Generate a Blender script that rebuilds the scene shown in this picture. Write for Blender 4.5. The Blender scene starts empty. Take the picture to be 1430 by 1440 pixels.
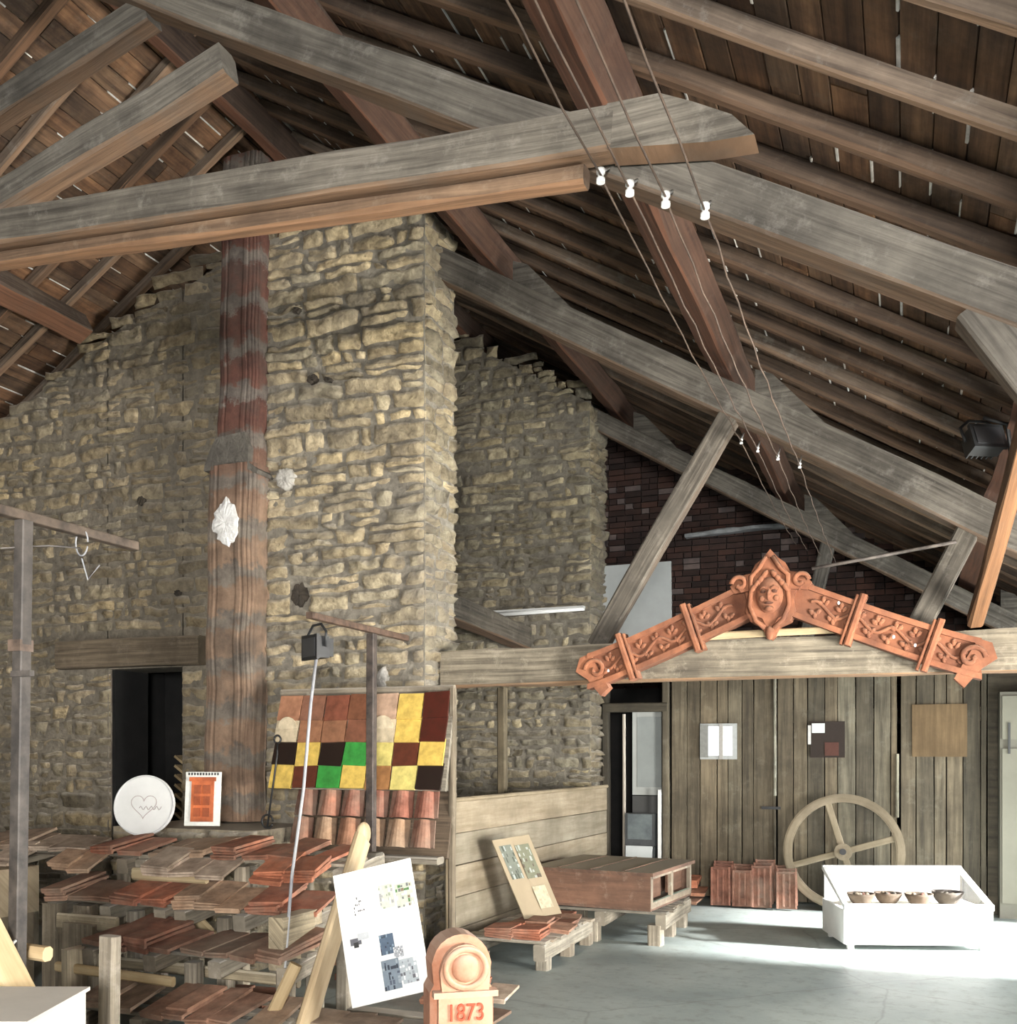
import bpy, math, random
from mathutils import Vector, Matrix, noise
R = random.Random(7)
sc = bpy.context.scene

# ------------------------------------------------------------------ mesh builder
class MB:
    def __init__(s):
        s.v=[]; s.f=[]; s.uv=[]; s.c=[]; s.m=[]; s.sm=[]
    def face(s, idx, uvs=None, col=(1,1,1), mat=0, smooth=False):
        s.f.append(idx); s.uv.append(uvs or [(0,0)]*len(idx)); s.c.append(col); s.m.append(mat); s.sm.append(smooth)
    def done(s, name, mats, parent=None):
        me=bpy.data.meshes.new(name)
        me.from_pydata([tuple(v) for v in s.v],[],s.f)
        for m in (mats if isinstance(mats,(list,tuple)) else [mats]): me.materials.append(m)
        me.uv_layers.new(name='UVMap'); me.color_attributes.new('col','FLOAT_COLOR','CORNER')
        uvf=[];cf=[]
        for u,c in zip(s.uv,s.c):
            for q in u: uvf+= [q[0],q[1]]; cf+=[c[0],c[1],c[2],1.0]
        me.uv_layers['UVMap'].data.foreach_set('uv',uvf)
        me.color_attributes['col'].data.foreach_set('color',cf)
        me.polygons.foreach_set('material_index',s.m); me.polygons.foreach_set('use_smooth',s.sm)
        me.update()
        o=bpy.data.objects.new(name,me); sc.collection.objects.link(o)
        if parent: o.parent=parent
        return o

def empty(name, loc=(0,0,0)):
    e=bpy.data.objects.new(name,None); sc.collection.objects.link(e); e.empty_display_size=.2
    return e

def rc(lo=.8,hi=1.15,warm=.04):
    k=R.uniform(lo,hi); w=R.uniform(-warm,warm); return (k*(1+w),k,k*(1-w))

def ring_skin(mb, rings, offs, U, col, mat, close=True, smooth=False, caps=True, vo=0):
    n=len(rings[0]); b=len(mb.v)
    for r in rings: mb.v+=r
    for i in range(len(rings)-1):
        for k in range(n if close else n-1):
            k2=(k+1)%n
            v0,v1=offs[k],offs[k+1]
            mb.face([b+i*n+k,b+i*n+k2,b+(i+1)*n+k2,b+(i+1)*n+k],[(U[i],v0+vo),(U[i],v1+vo),(U[i+1],v1+vo),(U[i+1],v0+vo)],col,mat,smooth)
    if caps:
        mb.face([b+k for k in range(n)][::-1],[(U[0]+.01*k,vo) for k in range(n)],col,mat)
        e=b+(len(rings)-1)*n
        mb.face([e+k for k in range(n)],[(U[-1]+.01*k,vo) for k in range(n)],col,mat)

def beam(mb,p0,p1,w,h,up=(0,0,1),rough=.006,seg=.4,col=None,ch=.012,mat=0,taper=1.0):
    p0=Vector(p0);p1=Vector(p1);d=p1-p0;L=d.length;d.normalize();up=Vector(up)
    s=d.cross(up)
    if s.length<1e-3: s=d.cross(Vector((1,0,0)))
    s.normalize();u=s.cross(d).normalized()
    n=max(1,int(L/seg)) if rough>0 else 1
    ch=min(ch,w*.3,h*.3)
    rings=[];U=[];o=R.uniform(0,50);vo=R.uniform(0,50)
    pr=[(-w/2+ch,-h/2),(w/2-ch,-h/2),(w/2,-h/2+ch),(w/2,h/2-ch),(w/2-ch,h/2),(-w/2+ch,h/2),(-w/2,h/2-ch),(-w/2,-h/2+ch)]
    offs=[0];
    for k in range(8):
        a=pr[k];b=pr[(k+1)%8];offs.append(offs[-1]+math.hypot(a[0]-b[0],a[1]-b[1]))
    for i in range(n+1):
        t=i/n;c=p0+d*(L*t);k=1+(taper-1)*t
        if rough>0:
            c=c+s*noise.noise(Vector((t*L*.6,o,1)))*rough*1.4+u*noise.noise(Vector((t*L*.6,o,5)))*rough*1.4
        rg=[]
        for j,(a,b) in enumerate(pr):
            jj=noise.noise(Vector((t*L*3,o+j*3.1,2)))*rough if rough>0 else 0
            rg.append(c+s*(a*k+jj)+u*(b*k+jj))
        rings.append(rg);U.append(t*L+o)
    ring_skin(mb,rings,offs,U,col or rc(),mat,vo=vo)

def box(mb,c,size,M=None,col=None,mat=0):
    sx,sy,sz=[q/2 for q in size]; c=Vector(c); b=len(mb.v); o=R.uniform(0,40)
    P=[(-1,-1,-1),(1,-1,-1),(1,1,-1),(-1,1,-1),(-1,-1,1),(1,-1,1),(1,1,1),(-1,1,1)]
    for p in P:
        q=Vector((p[0]*sx,p[1]*sy,p[2]*sz))
        if M: q=M@q
        mb.v.append(c+q)
    col=col or rc()
    dims=[sx*2,sy*2,sz*2]
    L=max(range(3),key=lambda i:dims[i])
    for F in [(0,3,2,1),(4,5,6,7),(0,1,5,4),(1,2,6,5),(2,3,7,6),(3,0,4,7)]:
        uvs=[]
        for k in F:
            q=[(P[k][i]*.5+.5)*dims[i] for i in range(3)]
            oth=[q[i] for i in range(3) if i!=L]
            uvs.append((q[L]+o,oth[0]+oth[1]+o))
        mb.face([b+k for k in F],uvs,col,mat)

def rotz(a): return Matrix.Rotation(a,3,'Z')
def rotx(a): return Matrix.Rotation(a,3,'X')
def roty(a): return Matrix.Rotation(a,3,'Y')

def tube(mb,pts,r,n=8,col=(1,1,1),mat=0,smooth=True,closed=False,flat=1.0,rf=None):
    pts=[Vector(p) for p in pts];rings=[];U=[0]
    N=len(pts)
    for i,p in enumerate(pts):
        a=pts[i-1] if (i>0 or closed) else p; b=pts[(i+1)%N] if (i<N-1 or closed) else p
        d=(b-a).normalized(); up=Vector((0,1,0)) if abs(d.y)<.9 else Vector((0,0,1))
        s=d.cross(up).normalized();u=s.cross(d)
        rr=r*(rf(i/(N-1)) if rf else 1)
        rings.append([p+s*math.cos(2*math.pi*k/n)*rr+u*math.sin(2*math.pi*k/n)*rr*flat for k in range(n)])
        if i: U.append(U[-1]+(p-pts[i-1]).length)
    if closed: rings.append(rings[0][:]);U.append(U[-1]+.1)
    offs=[2*math.pi*r*k/n for k in range(n+1)]
    ring_skin(mb,rings,offs,U,col,mat,smooth=smooth,caps=not closed)

def extr(mb,poly,y0,y1,col=(1,1,1),mat=0,fr=None):
    fr=fr or (lambda x,y,z:Vector((x,y,z)))
    n=len(poly);b=len(mb.v)
    for (x,z) in poly: mb.v.append(fr(x,y0,z))
    for (x,z) in poly: mb.v.append(fr(x,y1,z))
    mb.face([b+i for i in range(n)],[(x,z) for x,z in poly],col,mat)
    mb.face([b+n+i for i in range(n)][::-1],[(x,z) for x,z in poly][::-1],col,mat)
    for i in range(n):
        j=(i+1)%n
        mb.face([b+i,b+n+i,b+n+j,b+j],[(poly[i][0],poly[i][1]),(poly[i][0]+.1,poly[i][1]),(poly[j][0]+.1,poly[j][1]),(poly[j][0],poly[j][1])],col,mat)

def blob(mb,c,r,col=(1,1,1),mat=0,ns=10,nr=6,nz=.2,M=None):
    c=Vector(c);rings=[]
    for i in range(nr+1):
        th=math.pi*(i/nr*.96+.02);rg=[]
        for k in range(ns):
            ph=2*math.pi*k/ns
            q=Vector((r[0]*math.sin(th)*math.cos(ph),r[1]*math.sin(th)*math.sin(ph),r[2]*math.cos(th)))
            q*=1+nz*noise.noise(q*14+c*3)
            if M:q=M@q
            rg.append(c+q)
        rings.append(rg)
    ring_skin(mb,rings,[0.05*k for k in range(ns+1)],[.05*i for i in range(nr+1)],col,mat,smooth=True)

def patch(mb,c,rx,rz,dep=.02,col=(1,1,1)):
    c=Vector(c);n=40;rings=[]
    for (f,y) in((1.0,.02),(.93,-dep*.6),(.7,-dep),(.35,-dep*1.1),(.04,-dep*.9)):
        rg=[]
        for k in range(n):
            a=2*math.pi*k/n;q=Vector((math.cos(a)*2.2,math.sin(a)*2.2,c.x*7))
            rr=f*(1+.28*noise.noise(q)+.16*noise.noise(q*3))
            rg.append(c+Vector((math.cos(a)*rx*rr,y+.006*noise.noise(q*4+Vector((0,0,f*9))),math.sin(a)*rz*rr)))
        rings.append(rg)
    ring_skin(mb,rings,[.05*k for k in range(n+1)],[0,.02,.04,.06,.08],col,0)

# ------------------------------------------------------------------ materials
def newmat(name):
    m=bpy.data.materials.new(name);m.use_nodes=True;nt=m.node_tree
    return m,nt,nt.nodes['Principled BSDF']
def N(nt,t,**k):
    n=nt.nodes.new(t)
    for a,b in k.items(): setattr(n,a,b)
    return n
def mixc(nt,fac,a,b,blend='MIX'):
    n=N(nt,'ShaderNodeMix',data_type='RGBA',blend_type=blend)
    for s,v in ((n.inputs[0],fac),(n.inputs[6],a),(n.inputs[7],b)):
        if isinstance(v,(int,float)): s.default_value=v
        elif isinstance(v,tuple): s.default_value=(*v,1) if len(v)==3 else v
        else: nt.links.new(v,s)
    return n.outputs[2]
def mrange(nt,v,a,b,c=0,d=1):
    n=N(nt,'ShaderNodeMapRange');nt.links.new(v,n.inputs[0])
    for i,q in enumerate((a,b,c,d)): n.inputs[i+1].default_value=q
    return n.outputs[0]
def ntex(nt,co,scale,detail=6,rough=.6):
    n=N(nt,'ShaderNodeTexNoise');n.inputs['Scale'].default_value=scale;n.inputs['Detail'].default_value=detail;n.inputs['Roughness'].default_value=rough
    nt.links.new(co,n.inputs['Vector']);return n.outputs[0]
def bump(nt,b,h,strength=.4,dist=.01):
    n=N(nt,'ShaderNodeBump');n.inputs['Strength'].default_value=strength;n.inputs['Distance'].default_value=dist
    nt.links.new(h,n.inputs['Height']);nt.links.new(n.outputs[0],b.inputs['Normal'])

def wood(name,dark,light,under=None,dust=None,gu=1.2,gv=34,rough=.85,bs=.5,stain=.6,speck=None):
    m,nt,b=newmat(name)
    uv=N(nt,'ShaderNodeUVMap',uv_map='UVMap');mp=N(nt,'ShaderNodeMapping');mp.inputs['Scale'].default_value=(gu,gv,1)
    nt.links.new(uv.outputs[0],mp.inputs[0])
    g=ntex(nt,mp.outputs[0],1.0,9,.65)
    tc=N(nt,'ShaderNodeTexCoord')
    big=ntex(nt,tc.outputs['Object'],2.3,6,.65)
    c=mixc(nt,mrange(nt,g,.3,.72),dark,light)
    c=mixc(nt,mrange(nt,big,.38,.68,.0,stain),c,tuple(q*.6 for q in dark))
    geo=N(nt,'ShaderNodeNewGeometry');sp=N(nt,'ShaderNodeSeparateXYZ');nt.links.new(geo.outputs['Normal'],sp.inputs[0])
    if speck:
        s1=ntex(nt,tc.outputs['Object'],7,9,.75)
        c=mixc(nt,mrange(nt,s1,.54,.74,0,.5),c,speck)
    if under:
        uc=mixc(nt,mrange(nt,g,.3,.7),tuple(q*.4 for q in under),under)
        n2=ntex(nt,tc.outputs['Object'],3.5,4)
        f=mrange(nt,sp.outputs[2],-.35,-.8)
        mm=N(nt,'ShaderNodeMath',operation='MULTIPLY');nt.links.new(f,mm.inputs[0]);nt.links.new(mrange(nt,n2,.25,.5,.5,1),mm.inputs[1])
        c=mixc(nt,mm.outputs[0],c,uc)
    if dust:
        f=mrange(nt,sp.outputs[2],.3,.8,0,.8);c=mixc(nt,f,c,dust)
    at=N(nt,'ShaderNodeVertexColor',layer_name='col')
    c=mixc(nt,1.0,c,at.outputs[0],'MULTIPLY')
    nt.links.new(c,b.inputs['Base Color']);b.inputs['Roughness'].default_value=rough
    bump(nt,b,g,bs,.01)
    return m
def rough_mat(name,c1,c2,scale=6,rough=.9,bs=.4,bscale=None,dist=.01,dust=None,metal=0,stain=None):
    m,nt,b=newmat(name);tc=N(nt,'ShaderNodeTexCoord')
    n1=ntex(nt,tc.outputs['Object'],scale,8,.65)
    c=mixc(nt,mrange(nt,n1,.32,.68),c1,c2)
    at=N(nt,'ShaderNodeVertexColor',layer_name='col')
    c=mixc(nt,1.0,c,at.outputs[0],'MULTIPLY')
    if stain:
        n3=ntex(nt,tc.outputs['Object'],stain[1],7,.65);c=mixc(nt,mrange(nt,n3,.42,.68,0,stain[2]),c,stain[0])
    if dust:
        geo=N(nt,'ShaderNodeNewGeometry');sp=N(nt,'ShaderNodeSeparateXYZ');nt.links.new(geo.outputs['Normal'],sp.inputs[0])
        c=mixc(nt,mrange(nt,sp.outputs[2],.1,.8,0,.75),c,dust)
    nt.links.new(c,b.inputs['Base Color']);b.inputs['Roughness'].default_value=rough;b.inputs['Metallic'].default_value=metal
    if bs>0:
        n2=ntex(nt,tc.outputs['Object'],bscale or scale*5,8,.7);bump(nt,b,n2,bs,dist)
    return m

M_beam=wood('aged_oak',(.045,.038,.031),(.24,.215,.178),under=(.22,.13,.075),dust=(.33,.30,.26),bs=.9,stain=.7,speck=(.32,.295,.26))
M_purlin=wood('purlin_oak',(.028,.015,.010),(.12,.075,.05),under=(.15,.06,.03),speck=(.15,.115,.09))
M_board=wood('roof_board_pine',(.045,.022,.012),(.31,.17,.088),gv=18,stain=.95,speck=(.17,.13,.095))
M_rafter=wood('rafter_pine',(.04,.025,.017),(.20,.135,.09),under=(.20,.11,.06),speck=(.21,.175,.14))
M_door=wood('weathered_door_planks',(.055,.045,.03),(.215,.18,.122),gv=20,speck=(.22,.205,.155))
M_tan=wood('tan_plank',(.24,.19,.12),(.48,.41,.30),gv=14,bs=.25)
M_new=wood('new_pine',(.40,.28,.14),(.68,.54,.33),gv=12,bs=.15,stain=.2)
M_pal=wood('pallet_wood',(.10,.082,.06),(.44,.38,.29),dust=(.50,.455,.39),speck=(.5,.45,.38))
M_chest=wood('cabinet_wood',(.08,.045,.03),(.22,.12,.078),gv=12,dust=(.38,.34,.26),speck=(.28,.22,.17))
M_stone=rough_mat('limestone',(.20,.17,.128),(.66,.60,.47),scale=11,bs=1.0,bscale=22,dist=.035,dust=(.50,.455,.385),stain=((.18,.158,.132),1.3,.6))
M_mortar=rough_mat('lime_mortar',(.17,.148,.118),(.40,.36,.29),scale=12,bs=1.0,bscale=26,dist=.03,stain=((.13,.115,.095),1.3,.6))
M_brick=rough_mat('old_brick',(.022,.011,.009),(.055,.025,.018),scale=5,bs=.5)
M_bmort=rough_mat('brick_mortar',(.025,.022,.02),(.05,.045,.04),scale=9)
M_terra=rough_mat('terracotta',(.165,.055,.026),(.36,.14,.068),scale=7,bs=.4,bscale=50,dust=(.30,.17,.11),stain=((.11,.055,.036),3,.55))
M_terrp=rough_mat('pale_terracotta',(.40,.22,.14),(.68,.45,.33),scale=6,bs=.3,bscale=50,dust=(.62,.46,.36),stain=((.42,.28,.20),6,.6))
M_tile=rough_mat('roof_tile_clay',(.38,.35,.33),(1,1,1),scale=9,bs=.4,bscale=40,stain=((.30,.25,.19),2.5,.5))
M_white=rough_mat('white_paint',(.72,.72,.70),(.85,.85,.83),scale=3,bs=.05)
M_print=rough_mat('printed_paper',(.8,.8,.8),(1,1,1),scale=30,bs=0)
M_black=rough_mat('black_metal',(.012,.012,.013),(.025,.025,.025),scale=6,rough=.5,bs=.1)
M_steel=rough_mat('painted_steel',(.035,.03,.028),(.13,.11,.095),scale=14,rough=.6,bs=.15,metal=.1)
M_plaster=rough_mat('plaster',(.60,.58,.55),(.88,.87,.85),scale=12,bs=.8,bscale=20,dist=.02)
M_gap=rough_mat('pale_gap_strip',(.45,.43,.39),(.82,.80,.76),scale=12,bs=.2)  # pale broken strips set in the gaps between roof boards
M_porc=rough_mat('porcelain',(.8,.8,.77),(.9,.9,.88),scale=5,rough=.3,bs=0)
M_cable=rough_mat('cable_rubber',(.25,.25,.27),(.42,.42,.42),scale=5,bs=0)
M_wire=rough_mat('old_wire',(.07,.05,.04),(.15,.10,.07),scale=9,bs=0)
M_dark=rough_mat('soot_and_shade_dark',(.006,.006,.006),(.015,.014,.013),scale=5,bs=0)  # kiln soot; also the painted shade behind the partition opening
M_block=rough_mat('wall_plaster_grey',(.20,.18,.14),(.32,.29,.24),scale=3,bs=.4)
def glaze():
    m,nt,b=newmat('glazed_tile');at=N(nt,'ShaderNodeVertexColor',layer_name='col')
    tc=N(nt,'ShaderNodeTexCoord');n=ntex(nt,tc.outputs['Object'],14,5)
    c=mixc(nt,mrange(nt,n,.3,.7,.0,.45),at.outputs[0],(.02,.015,.01))
    nt.links.new(c,b.inputs['Base Color']);b.inputs['Roughness'].default_value=.25;return m
M_glaze=glaze()
def glass():
    m,nt,b=newmat('case_glass');nt.nodes.remove(b)
    t=N(nt,'ShaderNodeBsdfTransparent');g=N(nt,'ShaderNodeBsdfGlossy');g.inputs['Roughness'].default_value=.05
    x=N(nt,'ShaderNodeMixShader');x.inputs[0].default_value=.1
    nt.links.new(t.outputs[0],x.inputs[1]);nt.links.new(g.outputs[0],x.inputs[2]);nt.links.new(x.outputs[0],nt.nodes['Material Output'].inputs[0]);return m
M_glass=glass()
def floor_mat():
    m,nt,b=newmat('worn_concrete');tc=N(nt,'ShaderNodeTexCoord')
    n1=ntex(nt,tc.outputs['Object'],1.1,8,.6);n2=ntex(nt,tc.outputs['Object'],9,8,.7)
    c=mixc(nt,mrange(nt,n1,.3,.7),(.21,.25,.245),(.37,.415,.395))
    c=mixc(nt,mrange(nt,n2,.50,.72,0,.65),c,(.16,.165,.145))
    vo=N(nt,'ShaderNodeTexVoronoi',feature='DISTANCE_TO_EDGE');vo.inputs['Scale'].default_value=.45
    nn=N(nt,'ShaderNodeMixRGB');nn.inputs[0].default_value=.08;nt.links.new(tc.outputs['Object'],nn.inputs[1])
    nz=N(nt,'ShaderNodeTexNoise');nz.inputs['Scale'].default_value=2.5;nt.links.new(tc.outputs['Object'],nz.inputs[0]);nt.links.new(nz.outputs[1],nn.inputs[2])
    nt.links.new(nn.outputs[0],vo.inputs['Vector'])
    c=mixc(nt,mrange(nt,vo.outputs[0],0,.005,.4,0),c,(.12,.12,.11))
    nt.links.new(c,b.inputs['Base Color']);b.inputs['Roughness'].default_value=.5;bump(nt,b,n2,.25,.01);return m
def pipe_mat():
    m,nt,b=newmat('ribbed_flue_clay');tc=N(nt,'ShaderNodeTexCoord')
    sp=N(nt,'ShaderNodeSeparateXYZ');nt.links.new(tc.outputs['Object'],sp.inputs[0])
    n1=ntex(nt,tc.outputs['Object'],7,8,.7);n2=ntex(nt,tc.outputs['Object'],2.6,6)
    mu=N(nt,'ShaderNodeMath',operation='MULTIPLY_ADD');nt.links.new(sp.outputs[2],mu.inputs[0]);mu.inputs[1].default_value=2*math.pi/.37;
    nt.links.new(mrange(nt,n1,0,1,-3.8,3.8),mu.inputs[2])
    s=N(nt,'ShaderNodeMath',operation='SINE');nt.links.new(mu.outputs[0],s.inputs[0])
    red=mixc(nt,mrange(nt,n1,.3,.7),(.05,.02,.015),(.15,.056,.038))
    low=mixc(nt,mrange(nt,n1,.3,.7),(.15,.095,.062),(.32,.21,.14))
    base=mixc(nt,mrange(nt,sp.outputs[2],4.3,3.5),red,low)
    gr=mixc(nt,mrange(nt,n1,.35,.65),(.08,.073,.065),(.22,.20,.168))
    c=mixc(nt,mrange(nt,s.outputs[0],.1,.7,.05,.8),base,gr)
    c=mixc(nt,mrange(nt,n2,.48,.68,0,.7),c,(.065,.055,.045))
    nt.links.new(c,b.inputs['Base Color']);b.inputs['Roughness'].default_value=.9;bump(nt,b,n1,.5,.02);return m

# ------------------------------------------------------------------ building dims
XR=-4.8
def roofR(x): return 3.98-.6*x
def roofL(x): return roofR(XR)+.6*(x-XR)
def roof(x): return roofR(x) if x>XR else roofL(x)
NR=Vector((.6,0,1)).normalized(); NL=Vector((-.6,0,1)).normalized()
YB,YF=-3.5,12.6

mb=MB();mb.v+=[Vector(p) for p in((-10.2,-6,0),(6,-6,0),(6,12.8,0),(-10.2,12.8,0))];mb.face([0,1,2,3],[(0,0),(1,0),(1,1),(0,1)]);mb.done('floor',floor_mat())
mb=MB();mb.v+=[Vector(p) for p in((6,-6,-.01),(20,-6,-.01),(20,20,-.01),(6,20,-.01))];mb.face([0,1,2,3],[(0,0)]*4);mb.done('ground_yard',M_block)

mb=MB()
for side in (1,-1):
    x_end=3.6 if side==1 else -10.4
    Ls=abs(x_end-XR)*1.1662; t=0.02
    sd=Vector((side/1.1662,0,-.6/1.1662)); n=NR if side==1 else NL
    o=Vector((XR,0,roofR(XR)))
    while t<Ls:
        w=R.uniform(.12,.17); y=YB
        while y<YF:
            L=R.uniform(1.6,3.5); y1=min(y+L,YF)
            c=o+sd*(t+w/2)+n*(.015+R.uniform(-.004,.004))
            beam(mb,(c.x,y,c.z),(c.x,y1-.01,c.z),w-.006,.025,up=n,rough=0,ch=.003,col=rc(.5,1.4,.12))
            y=y1
        yy=YB+R.random()
        while yy<YF:
            l=R.uniform(.06,.34)
            if R.random()<.62:
                c=o+sd*(t+w)+n*.004
                beam(mb,(c.x,yy,c.z),(c.x,yy+l,c.z),R.uniform(.006,.014),.014,up=n,rough=0,ch=.002,col=rc(.7,1.25),mat=1)
            yy+=l+R.uniform(.05,.5)
        t+=w
mb.done('ceiling',[M_board,M_gap])
mb=MB()
for side in(1,-1):
    x_end=3.7 if side==1 else -10.5; n=NR if side==1 else NL
    a=Vector((XR,YB,roofR(XR)))+Vector((0,0,.06)); e=Vector((x_end,YB,roof(x_end)))+Vector((0,0,.06))
    b=len(mb.v); dy=Vector((0,YF-YB+.1,0)); up=Vector((0,0,.05))
    mb.v+=[a,e,e+dy,a+dy,a+up,e+up,e+dy+up,a+dy+up]
    for F in((0,1,2,3),(4,7,6,5),(0,4,5,1),(2,6,7,3),(1,5,6,2),(0,3,7,4)): mb.face([b+k for k in F])
mb.done('roof_covering',M_block)
mb=MB(); y=YB+.1
while y<YF:
    for side in(1,-1):
        x_end=3.5 if side==1 else -10.3; n=NR if side==1 else NL
        off=n*-.045
        p0=Vector((XR,y,roofR(XR)))+off; p1=Vector((x_end,y+R.uniform(-.05,.05),roof(x_end)))+off
        g=R.random();col=rc(.6,1.15,.05) if g<.68 else (1.6,1.8,2.0)
        beam(mb,p0,p1,R.uniform(.05,.078),.09,up=n,rough=.014,col=col,seg=.5)
    y+=.43+R.uniform(-.04,.04)
mb.done('common_rafters',M_rafter)
for x in(-2.95,-1.12,.72,2.4,-6.95,-8.7):
    n=NR if x>XR else NL
    p=Vector((x,0,roof(x)))-n*.20
    mb=MB();beam(mb,(p.x,YB,p.z),(p.x,YF if x>XR else 6.85,p.z),.20,.20,up=n,rough=.014,col=(1,1,1) if x>XR else (1.7,2.0,2.2));mb.done('roof_purlin',M_purlin)
mb=MB();beam(mb,(XR,YB,roofR(XR)-.24),(XR,YF,roofR(XR)-.24),.1,.26,rough=.01);mb.done('ridge_beam',M_purlin)

# ------------------------------------------------------------------ trusses
def mkpr(k,c):
    return lambda x: c-k*x if x>XR else c-k*XR+.6*(x-XR)
pr=mkpr(.6,3.42); pr1=mkpr(.57,3.325)
def cleat(mb,xp,y,p):
    a=xp+.13; z=lambda x:p(x)+.12
    extr(mb,[(a,z(a)-.03),(a+.52,z(a+.52)-.03),(a+.46,z(a+.46)+.02),(a+.12,z(a)+.12),(a,z(a)+.17)],y-.06,y+.06,col=(.9,.9,.9))
def truss(y,p,left=True,cl=(-2.95,-1.12,.72),th=.23,w=.16):
    e=empty('roof_truss')
    mb=MB();beam(mb,(XR,y,p(XR)),(3.3,y,p(3.3)),w,th,up=NR,rough=.014,col=(1,1,1));mb.done('principal_rafter_right',M_beam,e)
    if left:
        mb=MB();beam(mb,(XR,y,p(XR)),(-10,y,p(-10)),w,th,up=NL,rough=.014,col=(1,1,1));mb.done('principal_rafter_left',M_beam,e)
    mb=MB()
    for xp in cl: cleat(mb,xp,y,p)
    mb.done('purlin_cleats',M_beam,e)
    return e
t1=truss(3.8,pr1,cl=(.72,),th=.175,w=.14)
mb=MB();beam(mb,(-9.4,3.65,4.60),(-1.02,3.65,3.945),.12,.17,rough=.010,col=(1.25,1.23,1.2));
extr(mb,[(-1.04,3.862),(-.66,3.80),(-.50,3.79),(-.58,3.88),(-.72,3.96),(-.84,4.02),(-1.04,4.03)],3.59,3.71,col=(1.25,1.23,1.2))
mb.done('collar_beam',M_beam,t1)
mb=MB();beam(mb,(-9.4,3.69,4.475),(-1.15,3.69,3.83),.08,.07,rough=.01,col=(1.7,1.6,1.45));mb.done('collar_batten',M_rafter,t1)
mb=MB();beam(mb,(-7.4,3.80,3.68),(-2.92,3.80,4.80),.12,.15,rough=.012,col=(1.1,1.1,1.1));mb.done('scissor_brace',M_beam,t1)
mb=MB();beam(mb,(-6.6,3.84,4.4),(-3.4,3.84,5.20),.11,.14,rough=.012,col=(.75,.75,.75));mb.done('upper_brace',M_beam,t1)
mb=MB();beam(mb,(.22,3.8,3.14),(.95,3.8,2.0),.12,.14,rough=.01,col=(1.1,1.1,1.1));mb.done('knee_brace',M_beam,t1)
mb=MB()
for x in(-2.95,-4.2): box(mb,(x,3.8,(pr1(x)+.10+roof(x)-.34)/2),(.22,.12,max(.05,roof(x)-.34-pr1(x)-.08)),M=roty(.54),col=(.6,.5,.45))
mb.done('packing_blocks',M_beam,t1)
t2=truss(7.2,pr,left=False)
mb=MB();beam(mb,(-3.42,7.2,2.27),(3.2,7.2,2.27),.2,.28,rough=.014,col=(1.6,1.53,1.35));mb.done('tie_beam',M_beam,t2)
mb=MB();beam(mb,(-2.16,7.2,2.40),(-1.17,7.2,4.02),.13,.15,rough=.01,col=(.85,.82,.78));mb.done('strut_left',M_beam,t2)
mb=MB();beam(mb,(.05,7.2,2.40),(.38,7.2,3.08),.13,.15,rough=.01,col=(.9,.88,.84));mb.done('strut_right',M_beam,t2)
t3=truss(10.85,pr,left=False,th=.2)
mb=MB();beam(mb,(-3.15,10.85,2.58),(3.2,10.85,2.58),.2,.2,rough=.012,col=(.6,.6,.6));mb.done('tie_beam',M_beam,t3)
mb=MB();beam(mb,(-1.0,10.85,2.7),(-.75,10.85,3.8),.12,.14,col=(.6,.6,.6));mb.done('strut_left',M_beam,t3)
mb=MB();beam(mb,(.40,7.06,2.46),(.60,5.3,3.42),.09,.11,rough=.01,col=(1.5,1.3,1.05));mb.done('longitudinal_brace',M_rafter)
mb=MB();beam(mb,(-4.15,8.0,3.05),(-4.02,10.5,2.9),.2,.24,rough=.01,col=(.7,.66,.6));mb.done('bearing_timber',M_beam)

# ------------------------------------------------------------------ stone work
PAL=[(.98,.91,.77),(1.1,1.03,.91),(.76,.71,.62),(.9,.87,.79),(1.15,1.05,.85),(.66,.63,.57),(.95,.87,.73),(.85,.84,.80)]
def onestone(mb,O,A,Nn,a,w,z,h,col,prot,row,e0,e1):
    Z=Vector((0,0,1));g=.003+R.random()*.009; P=prot*R.uniform(.2,1.6)
    nx=max(5,int(w/.04)+2);m=.03/w if w>.12 else .25
    ss=[0,m]+[m+(1-2*m)*i/(nx-3) for i in range(1,nx-3)]+[1-m,1];ts=[0,.16,.4,.65,.86,1]
    b=len(mb.v);sd=R.uniform(0,99);ta=R.uniform(-.03,.03);tz=R.uniform(-.012,.016)
    sk=R.uniform(-.022,.022);tl=R.uniform(-.02,.02)
    for t in ts:
        for s in ss:
            aa=a+g+(w-2*g)*s; zz=z+g+(h-2*g)*t+tl*(s-.5)*min(1,w*3)
            edge=(s in(0,1)) or (t in(0,1))
            nn=-.02 if edge else P+.032*noise.noise(Vector((aa*11,zz*15,sd)))+ta*(s-.5)+tz*(t-.5)*2
            ja=noise.noise(Vector((aa*6,zz*9,sd)))*.026+sk*(t-.5);jz=noise.noise(Vector((aa*7+5,zz*8,sd)))*.026
            wav=.035*noise.noise(Vector((aa*.7,row*.35,3)))
            if (e0 and s==0) or (e1 and s==1): ja=0
            mb.v.append(O+A*(aa+ja)+Z*(zz+jz+wav)+Nn*nn)
    n=len(ss)
    for j in range(len(ts)-1):
        for i in range(n-1):
            mb.face([b+j*n+i,b+j*n+i+1,b+(j+1)*n+i+1,b+(j+1)*n+i],None,col,0,True)
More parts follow.
